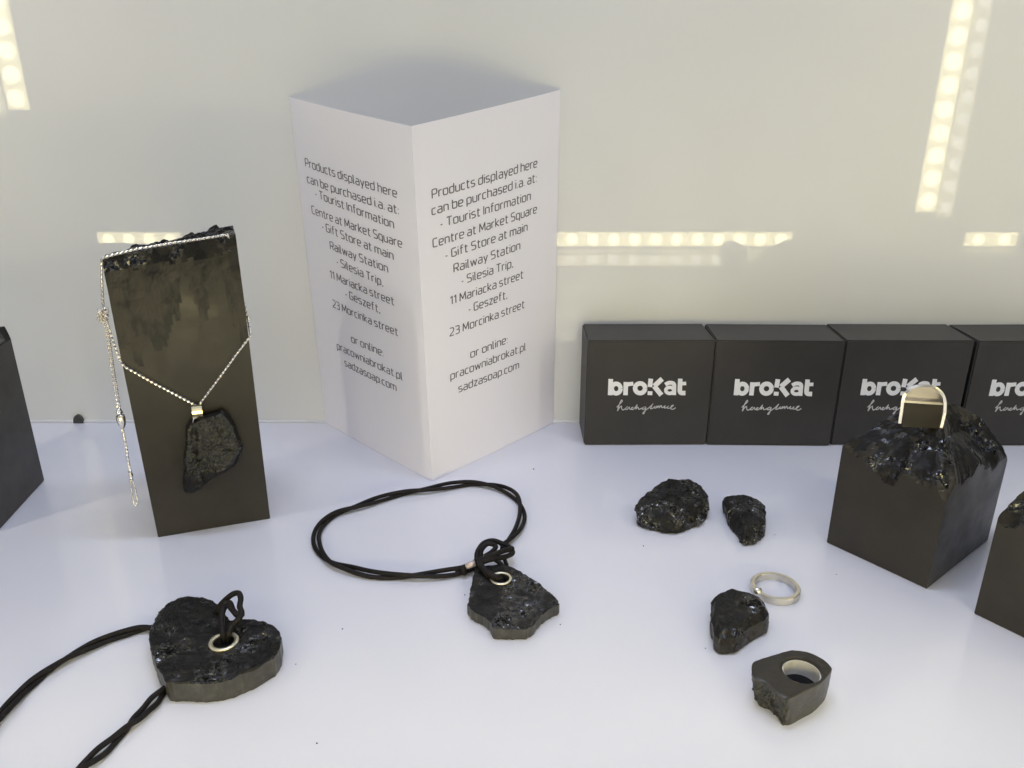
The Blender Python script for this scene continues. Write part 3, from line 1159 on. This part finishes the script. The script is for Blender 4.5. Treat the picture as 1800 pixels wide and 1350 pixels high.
BOXLAB = ['black gift box with white lettering at the left end of its row by the wall',
          'second black gift box from the left, its whole white lettering in view',
          'black gift box whose lettering is partly hidden by the silver ring on the pedestal',
          'black gift box whose lettering runs off the right edge of the picture']
b0 = gift_box()
for i, (lx, rot, dy) in enumerate(((1026, 0.5, 0), (1243.0, -1.3, -0.0008), (1459.5, -0.4, -0.0003), (1677, 0.7, -0.0010))):
    if i == 0:
        o = b0
    else:
        o = b0.copy(); COL.objects.link(o)
        for ch in list(b0.children):
            c = ch.copy(); COL.objects.link(c); c.parent = o
    x = at_y(lx, 782, BOX_Y).x + BOX_W / 2
    o.location = (x, BOX_Y + BOX_D / 2 + dy, 0)
    o.rotation_euler = (0, 0, R(rot))
    tag(o, BOXLAB[i], 'box', 'black gift boxes along the back wall')


# ------------------------------------------------------------------ cords
def strand_pair(px_path, r, sep, twists, phase, z0, n=220, zextra=None, closed=False):
    """two cords lying side by side and crossing each other along a path on the shelf"""
    C = catmull([at_z(x, y, z0) for x, y in px_path], n, closed)
    outs = []
    for sg in (0, math.pi):
        pts = []
        for i, p in enumerate(C):
            a, b = C[max(i - 1, 0)], C[min(i + 1, n - 1)]
            t = (b - a).normalized()
            s = Vector((-t.y, t.x, 0)).normalized()
            u = i / (n - 1)
            q = 2 * math.pi * twists * u + phase + sg + 0.6 * noise.noise(Vector((u * 7, phase, 0)))
            wob = 1 + 0.5 * noise.noise(Vector((u * 9, phase + 3, 1)))
            z = z0 + r * 0.95 * (1 + math.sin(q)) * 0.9
            if zextra:
                z += zextra(u)
            pp = p + s * (sep * wob * math.cos(q))
            pts.append(Vector((pp.x, pp.y, max(z, r))))
        outs.append(tube_geo(pts, r, 9))
    return merge(outs)


def c4(pts):
    return [(520 + x * 0.2778, 820 + y * 0.2778) for x, y in pts]


def c8(pts):
    return [(240 + x * 0.1704, 1020 + y * 0.1704) for x, y in pts]


def c7(pts):
    return [(780 + x * 0.163, 920 + y * 0.163) for x, y in pts]


def torus_geo(c, nrm, rx, r, n_=40, s=10, flat=1.0):
    nrm = Vector(nrm).normalized()
    a = nrm.cross(Vector((1, 0, 0)) if abs(nrm.x) < 0.8 else Vector((0, 1, 0))).normalized()
    b = nrm.cross(a)
    V, Fc = [], []
    for i in range(n_):
        q = 2 * math.pi * i / n_
        d = a * math.cos(q) + b * math.sin(q)
        for k in range(s):
            w = 2 * math.pi * k / s
            V.append(Vector(c) + d * (rx + r * math.cos(w)) + nrm * (r * flat * math.sin(w)))
    for i in range(n_):
        for k in range(s):
            Fc.append((i * s + k, ((i + 1) % n_) * s + k, ((i + 1) % n_) * s + (k + 1) % s, i * s + (k + 1) % s))
    return V, Fc


# heart pendant
HT = 0.0085
heart_px = c8([(300, 1050), (205, 880), (150, 720), (125, 590), (140, 490), (180, 405), (230, 310), (310, 222), (420, 168), (560, 150), (690, 165), (790, 205), (855, 260), (905, 330),
               (960, 410), (1030, 398), (1100, 390), (1200, 395), (1310, 420), (1420, 465), (1475, 520), (1495, 590), (1480, 690), (1410, 790), (1280, 875), (1150, 945), (1000, 1005),
               (860, 1045), (700, 1060), (480, 1055)])
hc = c8([(900, 640)])[0]
hroot = empty('heart_pendant', at_z(hc[0], hc[1], 0) * 1.0)
tag(hroot, 'heart-shaped coal pendant on a doubled dark cord lying on the white shelf', 'pendant')
coal_slab('coal_heart', heart_px, hc, 0.0041, HT, 0.0011, 2.0, [M_coal, M_edge], hroot, smooth_outline=False, n=220, rings=40, jag_amt=0.0004, chip=0.8)
hp = at_z(hc[0], hc[1], HT)
v, f = torus_geo(hp + Vector((0, 0, 0.0003)), (0, 0, 1), 0.0045, 0.00085, flat=0.6)
mesh('eyelet', v, f, M_eyelet, hroot, smooth=True)
CR = 0.00098
v1 = strand_pair([(330, 1118), (268, 1106), (220, 1116), (170, 1134), (112, 1164), (62, 1200), (22, 1238), (-8, 1275), (-40, 1320), (-60, 1380)], CR, 0.0013, 1.7, 2.2, CR, n=200)
v2 = strand_pair([(330, 1180), (286, 1220), (262, 1246), (225, 1282), (190, 1315), (150, 1348), (110, 1380), (60, 1405)], CR, 0.0014, 1.35, 0.3, CR, n=180)
v3 = strand_pair([(-60, 1380), (-70, 1430), (-20, 1460), (30, 1440), (60, 1405)], CR, 0.0008, 1.0, 0.5, CR, n=80)
# knot rising out of the eyelet
kn = [((905, 640), -0.003), ((890, 560), 0.002), ((880, 450), 0.0035), ((885, 340), 0.005), ((930, 250), 0.0062), ((985, 300), 0.0065), ((1040, 360), 0.0055), ((1095, 365), 0.005)]
k1 = tube_geo(catmull([at_z(*c8([p])[0], HT + z) for p, z in kn], 60), CR * 1.12, 10)
kn = [((945, 640), -0.003), ((950, 560), 0.002), ((985, 470), 0.0035), ((1050, 400), 0.005), ((1085, 340), 0.006), ((1065, 270), 0.007), ((1075, 190), 0.0085), ((1055, 135), 0.0095), ((1000, 140), 0.009),
      ((930, 190), 0.007), ((870, 250), 0.004), ((830, 320), 0.0012), ((790, 400), -0.004)]
k2 = tube_geo(catmull([at_z(*c8([p])[0], HT + z) for p, z in kn], 90), CR * 1.1, 10)
kn = [((860, 330), 0.003), ((905, 240), 0.0065), ((965, 235), 0.007), ((1000, 320), 0.0065), ((1050, 350), 0.006), ((1105, 345), 0.0055)]
k3 = tube_geo(catmull([at_z(*c8([p])[0], HT + z) for p, z in kn], 40), CR * 1.05, 10)
v, f = merge([v1, v2, v3, k1, k2, k3])
mesh('cord', v, f, M_cord, hroot, smooth=True)

# shard pendant
ST = 0.0050
shard_px = c7([(340, 475), (300, 640), (275, 790), (255, 880), (330, 955), (430, 1000), (500, 1060), (535, 1135), (640, 1148), (800, 1140), (905, 1140), (945, 1110), (980, 1060),
               (1055, 985), (1140, 920), (1250, 870), (1238, 830), (1180, 770), (1080, 690), (1000, 620), (900, 560), (820, 510), (700, 460), (600, 440), (500, 440), (410, 455)])
sc_ = c7([(618, 600)])[0]
sroot = empty('shard_pendant', at_z(sc_[0], sc_[1], 0) * 1.0)
tag(sroot, 'jagged flat coal pendant with a metal eyelet on a looped dark cord', 'pendant')
coal_slab('coal_shard', shard_px, sc_, 0.0036, ST, 0.0007, 6.0, [M_coal, M_edge], sroot, n=200, rings=34, jag_amt=0.0006, chip=0.7)
sp = at_z(sc_[0], sc_[1], ST)
v, f = torus_geo(sp + Vector((0, 0, 0.0003)), (0, 0, 1), 0.0040, 0.00065, flat=0.6)
mesh('eyelet', v, f, M_eyelet, sroot, smooth=True)
CS = 0.00102
path = c4([(1300, 520), (1345, 480), (1410, 395), (1432, 300), (1395, 205), (1290, 140), (1140, 115), (1000, 125), (850, 150), (700, 172), (540, 212), (400, 258), (260, 305), (170, 372),
           (130, 450), (150, 540), (225, 615), (340, 655), (470, 690), (610, 703), (760, 700), (900, 690), (1030, 672), (1110, 650), (1180, 640)])
w1 = strand_pair(path, CS, 0.0016, 3.6, 1.2, CS, n=320)
def kz(l):
    return [at_z(*c4([p])[0], z) for p, z in l]
q1 = tube_geo(catmull(kz([((1010, 660), .002), ((1090, 625), .003), ((1140, 600), .004), ((1150, 540), .006), ((1190, 485), .007), ((1250, 470), .0075), ((1310, 490), .007), ((1350, 510), .006), ((1372, 545), .0055),
                          ((1330, 570), .006), ((1250, 585), .007), ((1180, 605), .007)]), 90), CS * 1.15, 10)
q2 = tube_geo(catmull(kz([((1145, 600), .006), ((1200, 580), .0075), ((1270, 550), .008), ((1330, 530), .0075), ((1370, 520), .006)]), 40), CS * 1.2, 10)
q3 = tube_geo(catmull(kz([((1170, 590), .004), ((1175, 530), .0065), ((1215, 490), .0078), ((1265, 505), .0078), ((1240, 540), .007), ((1190, 570), .0055)]), 50), CS * 1.05, 10)
q4 = tube_geo(catmull(kz([((1165, 600), .007), ((1180, 640), .0072), ((1220, 680), .007), ((1275, 705), .0062), ((1305, 715), .003), ((1312, 722), .0005)]), 50), CS * 1.35, 10)
q5 = tube_geo(catmull(kz([((1260, 590), .006), ((1300, 620), .005), ((1310, 660), .003), ((1300, 700), .001)]), 30), CS, 10)
q6 = tube_geo(catmull(kz([((1310, 560), .006), ((1325, 600), .004), ((1335, 630), .002)]), 20), CS * 0.9, 10)
q7 = tube_geo(catmull(kz([((1050, 640), .004), ((1062, 660), .0035), ((1070, 676), .002)]), 12), CS * 1.3, 10)
v, f = merge([w1, q1, q2, q3, q4, q5, q6, q7])
mesh('cord', v, f, M_cord, sroot, smooth=True)
v, f = tube_geo(kz([((1075, 634), .0045), ((1105, 623), .005), ((1135, 612), .0055)]), CS * 1.25, 12)
mesh('cord_end_cap', v, f, principled('pinkish_metal', (0.62, 0.52, 0.48), 0.4, metal=0.5), sroot, smooth=True)

# ------------------------------------------------------------------ two lumps of coal


def c6(pts):
    return [(1100 + x * 0.1444, 820 + y * 0.1444) for x, y in pts]


def c5(pts):
    return [(1240 + x * 0.2074, 1000 + y * 0.2074) for x, y in pts]


st = coal_rock('coal_lump', c6([(120, 560), (190, 460), (300, 300), (400, 190), (520, 110), (650, 130), (790, 125), (900, 200), (970, 280), (1005, 440), (1000, 560), (940, 650), (830, 720), (660, 825),
                                (480, 835), (380, 790), (260, 765), (150, 690)]), 0.0100, 0.84, 0.0012, 21.0, [M_coal, M_coal])
tag(st, 'broad rounded lump of rough black coal in front of the gift boxes', 'coal stone')
st = coal_rock('coal_lump', c6([(1180, 320), (1290, 310), (1420, 300), (1560, 340), (1640, 400), (1695, 470), (1700, 600), (1700, 760), (1640, 890), (1590, 950), (1440, 990), (1390, 900), (1310, 730),
                                (1230, 600), (1200, 430)]), 0.0080, 0.80, 0.0008, 31.0, [M_coal, M_coal], n=110)
tag(st, 'small wedge-shaped lump of black coal tapering to a point towards the viewer', 'coal stone')

# ------------------------------------------------------------------ ring with a big coal stone, lying on its side
kr = empty('coal_ring', at_z(1365, 1050) * 1.0)
tag(kr, 'thin silver finger ring lying flat with a large raw coal stone', 'ring')
coal_rock('coal_stone', c5([(50, 260), (130, 180), (220, 130), (390, 190), (500, 260), (530, 370), (540, 420), (500, 490), (400, 570), (340, 640), (250, 730), (120, 740), (70, 690), (60, 590), (40, 520), (50, 380)]),
          0.0090, 0.80, 0.0006, 41.0, [M_coal, M_polish], kr, n=110, top_shift=(-4, -2), jag_px=1.2)
rc = at_z(*c5([(592, 152)])[0], 0.0021)
rr = abs(at_z(*c5([(790, 152)])[0], 0.0021).x - at_z(*c5([(385, 152)])[0], 0.0021).x) / 2
V, Fc = [], []
prof = [(0, 0.0), (0.0, 0.0026), (-0.0002, 0.0028), (-0.0017, 0.0028), (-0.0019, 0.0026), (-0.0019, 0.0)]
NR = 72
for i in range(NR):
    q = 2 * math.pi * i / NR
    for dr, z in prof:
        V.append(Vector((rc.x + (rr + dr) * math.cos(q), rc.y + (rr + dr) * math.sin(q), z + 0.0001)))
for i in range(NR):
    for k in range(6):
        Fc.append((i * 6 + k, ((i + 1) % NR) * 6 + k, ((i + 1) % NR) * 6 + (k + 1) % 6, i * 6 + (k + 1) % 6))
mesh('band', V, Fc, M_silver, kr)
bm = bmesh.new(); bmesh.ops.create_icosphere(bm, subdivisions=3, radius=0.0017)
vs = [v_.co.copy() for v_ in bm.verts]; fs = [tuple(v_.index for v_ in fc.verts) for fc in bm.faces]; bm.free()
cset = at_z(*c5([(440, 188)])[0], 0.0065)
mesh('setting', [cset + Vector((p.x * 1.15, p.y, p.z * 1.0)) for p in vs], fs, M_silver, kr, smooth=True)

# ------------------------------------------------------------------ ring carved from coal with a silver lining
RT = 0.0125
top_px = c5([(398, 800), (460, 762), (590, 722), (700, 690), (760, 686), (880, 705), (1000, 762), (1062, 822), (1066, 862), (985, 958), (850, 1030), (700, 1095), (600, 1045), (510, 965), (405, 905)])
rcx = c5([(818, 856)])[0]
ro = empty('coal_ring', at_z(rcx[0], rcx[1], 0) * 1.0)
tag(ro, 'chunky finger ring carved from one piece of coal with a silver lined hole', 'ring')
h0 = at_z(rcx[0], rcx[1], RT)
hr = abs(at_z(*c5([(978, 856)])[0], RT).x - at_z(*c5([(658, 856)])[0], RT).x) / 2
O = catmull([Vector((at_z(x, y, RT).x, at_z(x, y, RT).y, 0)) for x, y in top_px], 150, True)
H2 = Vector((h0.x, h0.y, 0))
V, Fc, idx = [], [], []
N2, RG = 150, 12
for j in range(RG + 1):
    for i in range(N2):
        d = (O[i] - H2)
        p = (H2 + d.normalized() * hr).lerp(O[i], j / RG)
        zz = RT + 0.00015 * fbm(p, 400)
        if j == 0: zz -= 0.0004
        if j == RG: zz -= 0.0003
        V.append(Vector((p.x, p.y, zz)))
for j in range(RG):
    for i in range(N2):
        Fc.append((j * N2 + i, j * N2 + (i + 1) % N2, (j + 1) * N2 + (i + 1) % N2, (j + 1) * N2 + i)); idx.append(0)
WR = 14
for w in range(1, WR + 1):
    o = len(V)
    for i in range(N2):
        t = w / WR
        e = O[i]
        px_, py_ = to_px((e.x, e.y, RT))
        grain = 1.0 if px_ < 1392 and py_ > 1170 else 0.12     # broken face on the left, sawn elsewhere
        out = (e - H2).normalized()
        p = Vector((e.x, e.y, RT * (1 - t)))
        cv, _ = cell(p, 330); cv2, _ = cell(p, 700)
        p = p + out * (grain * (0.0010 * cv + 0.0007 * cv2 + 0.0008 * fbm(p, 240)) * min(1, 3 * t) - 0.0012 * max(0, t - 0.6) - 0.0026 * t * min(1.0, max(0.0, (1398 - px_) / 30)) * (1 if py_ > 1150 else 0))
        V.append(p)
    prev = RG * N2 if w == 1 else o - N2
    for i in range(N2):
        Fc.append((prev + i, prev + (i + 1) % N2, o + (i + 1) % N2, o + i))
        px_, py_ = to_px((O[i].x, O[i].y, RT))
        idx.append(1 if px_ < 1387 and py_ > 1170 else 2)
ob = len(V)
for i in range(N2):
    d = (O[i] - H2).normalized() * hr
    V.append(Vector((H2.x + d.x, H2.y + d.y, 0)))
for i in range(N2):
    Fc.append((ob - N2 + i, ob - N2 + (i + 1) % N2, ob + (i + 1) % N2, ob + i)); idx.append(2)
    Fc.append((ob + i, ob + (i + 1) % N2, (i + 1) % N2, i)); idx.append(0)
mesh('coal_body', V, Fc, [M_polish, M_grain, M_edge], ro, idx)
V, Fc = [], []
for i in range(64):
    q = 2 * math.pi * i / 64
    for rad, z in ((hr - 0.0001, RT * 0.45), (hr - 0.0001, RT - 0.0011), (hr - 0.0005, RT - 0.0011), (hr - 0.0005, RT * 0.45)):
        V.append(Vector((h0.x + rad * math.cos(q), h0.y + rad * math.sin(q), z)))
for i in range(64):
    for k in range(4):
        Fc.append((i * 4 + k, ((i + 1) % 64) * 4 + k, ((i + 1) % 64) * 4 + (k + 1) % 4, i * 4 + (k + 1) % 4))
mesh('silver_lining', V, Fc, M_lining, ro, smooth=False)

# ------------------------------------------------------------------ silver arch ring on the pedestal
AY = 0.302
VD = ray(1620, 715).normalized()
ar = empty('silver_ring', at_y(1620, 752, AY))
tag(ar, 'arched silver ring holding a flat coal piece, set on the squat pedestal', 'ring')


def ay(x, y, dy=0.0):
    p = at_y(1440 + x * 0.2, 640 + y * 0.2, AY)
    return Vector((p.x, AY, p.z)) + VD * dy


arch = [(706, 522), (728, 380), (736, 320), (760, 255), (812, 208), (880, 190), (950, 190), (1020, 206), (1080, 258), (1106, 330), (1104, 420), (1090, 490), (1072, 560)]
A2 = catmull([ay(x, y) for x, y in arch], 60)
cen = sum(A2, Vector()) / len(A2)
V, Fc = [], []
for i, p in enumerate(A2):
    a, b = A2[max(i - 1, 0)], A2[min(i + 1, 59)]
    t = (b - a).normalized()
    s = t.cross(VD).normalized() * 0.00055
    for dd, sg in ((0, 1), (0.0050, 1), (0.0050, -1), (0, -1)):
        V.append(p + s * sg + VD * dd)
for i in range(59):
    for k in range(4):
        Fc.append((i * 4 + k, (i + 1) * 4 + k, (i + 1) * 4 + (k + 1) % 4, i * 4 + (k + 1) % 4))
Fc += [(0, 1, 2, 3), tuple(59 * 4 + k for k in range(4))]
mesh('band', V, Fc, M_band, ar)
q = [ay(742, 345), ay(1086, 362), ay(1072, 568), ay(728, 552)]
V = [p + VD * 0.0004 for p in q] + [p + VD * 0.0046 for p in q]
mesh('coal_piece', V, [(0, 1, 2, 3), (4, 5, 6, 7), (0, 1, 5, 4), (1, 2, 6, 5), (2, 3, 7, 6), (3, 0, 4, 7)], M_block, ar)
q = [ay(744, 318), ay(1090, 342), ay(1090, 360), ay(744, 338)]
V = [p + VD * 0.0001 for p in q] + [p + VD * 0.0040 for p in q]
mesh('cross_bar', V, [(0, 1, 2, 3), (4, 5, 6, 7), (0, 1, 5, 4), (1, 2, 6, 5), (2, 3, 7, 6), (3, 0, 4, 7)], M_silver, ar)
q = catmull([ay(748, 322), ay(752, 290), ay(775, 248), ay(820, 212), ay(880, 196), ay(950, 196), ay(1015, 212), ay(1070, 262), ay(1092, 318), ay(1090, 344)], 24)
V = [p + VD * 0.0040 for p in q] + [p + VD * 0.0046 for p in q]
n_ = len(q)
mesh('back_plate', V, [tuple(range(n_)), tuple(range(n_, 2 * n_))] + [(i, (i + 1) % n_, n_ + (i + 1) % n_, n_ + i) for i in range(n_)], M_plate, ar)

# ------------------------------------------------------------------ small things
V, Fc = [], []
p = at_y(141, 742, WALL_Y)
for i in range(13):
    q = math.pi * i / 12
    x, z = 0.0031 * math.cos(q), 0.0055 * math.sin(q)
    for y in (WALL_Y - 0.0022, WALL_Y - 0.0003):
        V.append(Vector((p.x + x, y, z + 0.0001)))
for i in range(12):
    Fc.append((2 * i, 2 * i + 1, 2 * i + 3, 2 * i + 2))
Fc += [tuple(2 * i for i in range(13)), tuple(2 * i + 1 for i in range(13)), (0, 1, 25, 24)]
tag(mesh('wall_stud', V, Fc, M_stud), 'small dark grey half round stud at the foot of the back wall', 'stud')
for i, (x, y, r) in enumerate(((938, 825, 0.00042), (817, 1046, 0.00028), (602, 1106, 0.0003), (557, 1307, 0.0003), (1131, 960, 0.0003), (1240, 1140, 0.00022), (985, 1098, 0.00025), (1362, 940, 0.0002), (520, 1168, 0.00022), (1470, 1010, 0.00022))):
    c = at_z(x, y)
    bm = bmesh.new(); bmesh.ops.create_icosphere(bm, subdivisions=1, radius=r)
    vs = [c + Vector((v_.co.x * 1.3, v_.co.y, v_.co.z * 0.7 + r * 0.5)) for v_ in bm.verts]
    fs = [tuple(v_.index for v_ in fc.verts) for fc in bm.faces]; bm.free()
    tag(mesh('coal_crumb', vs, fs, M_speck), 'tiny dark crumb of coal on the white shelf', 'crumb', 'coal crumbs scattered on the shelf')
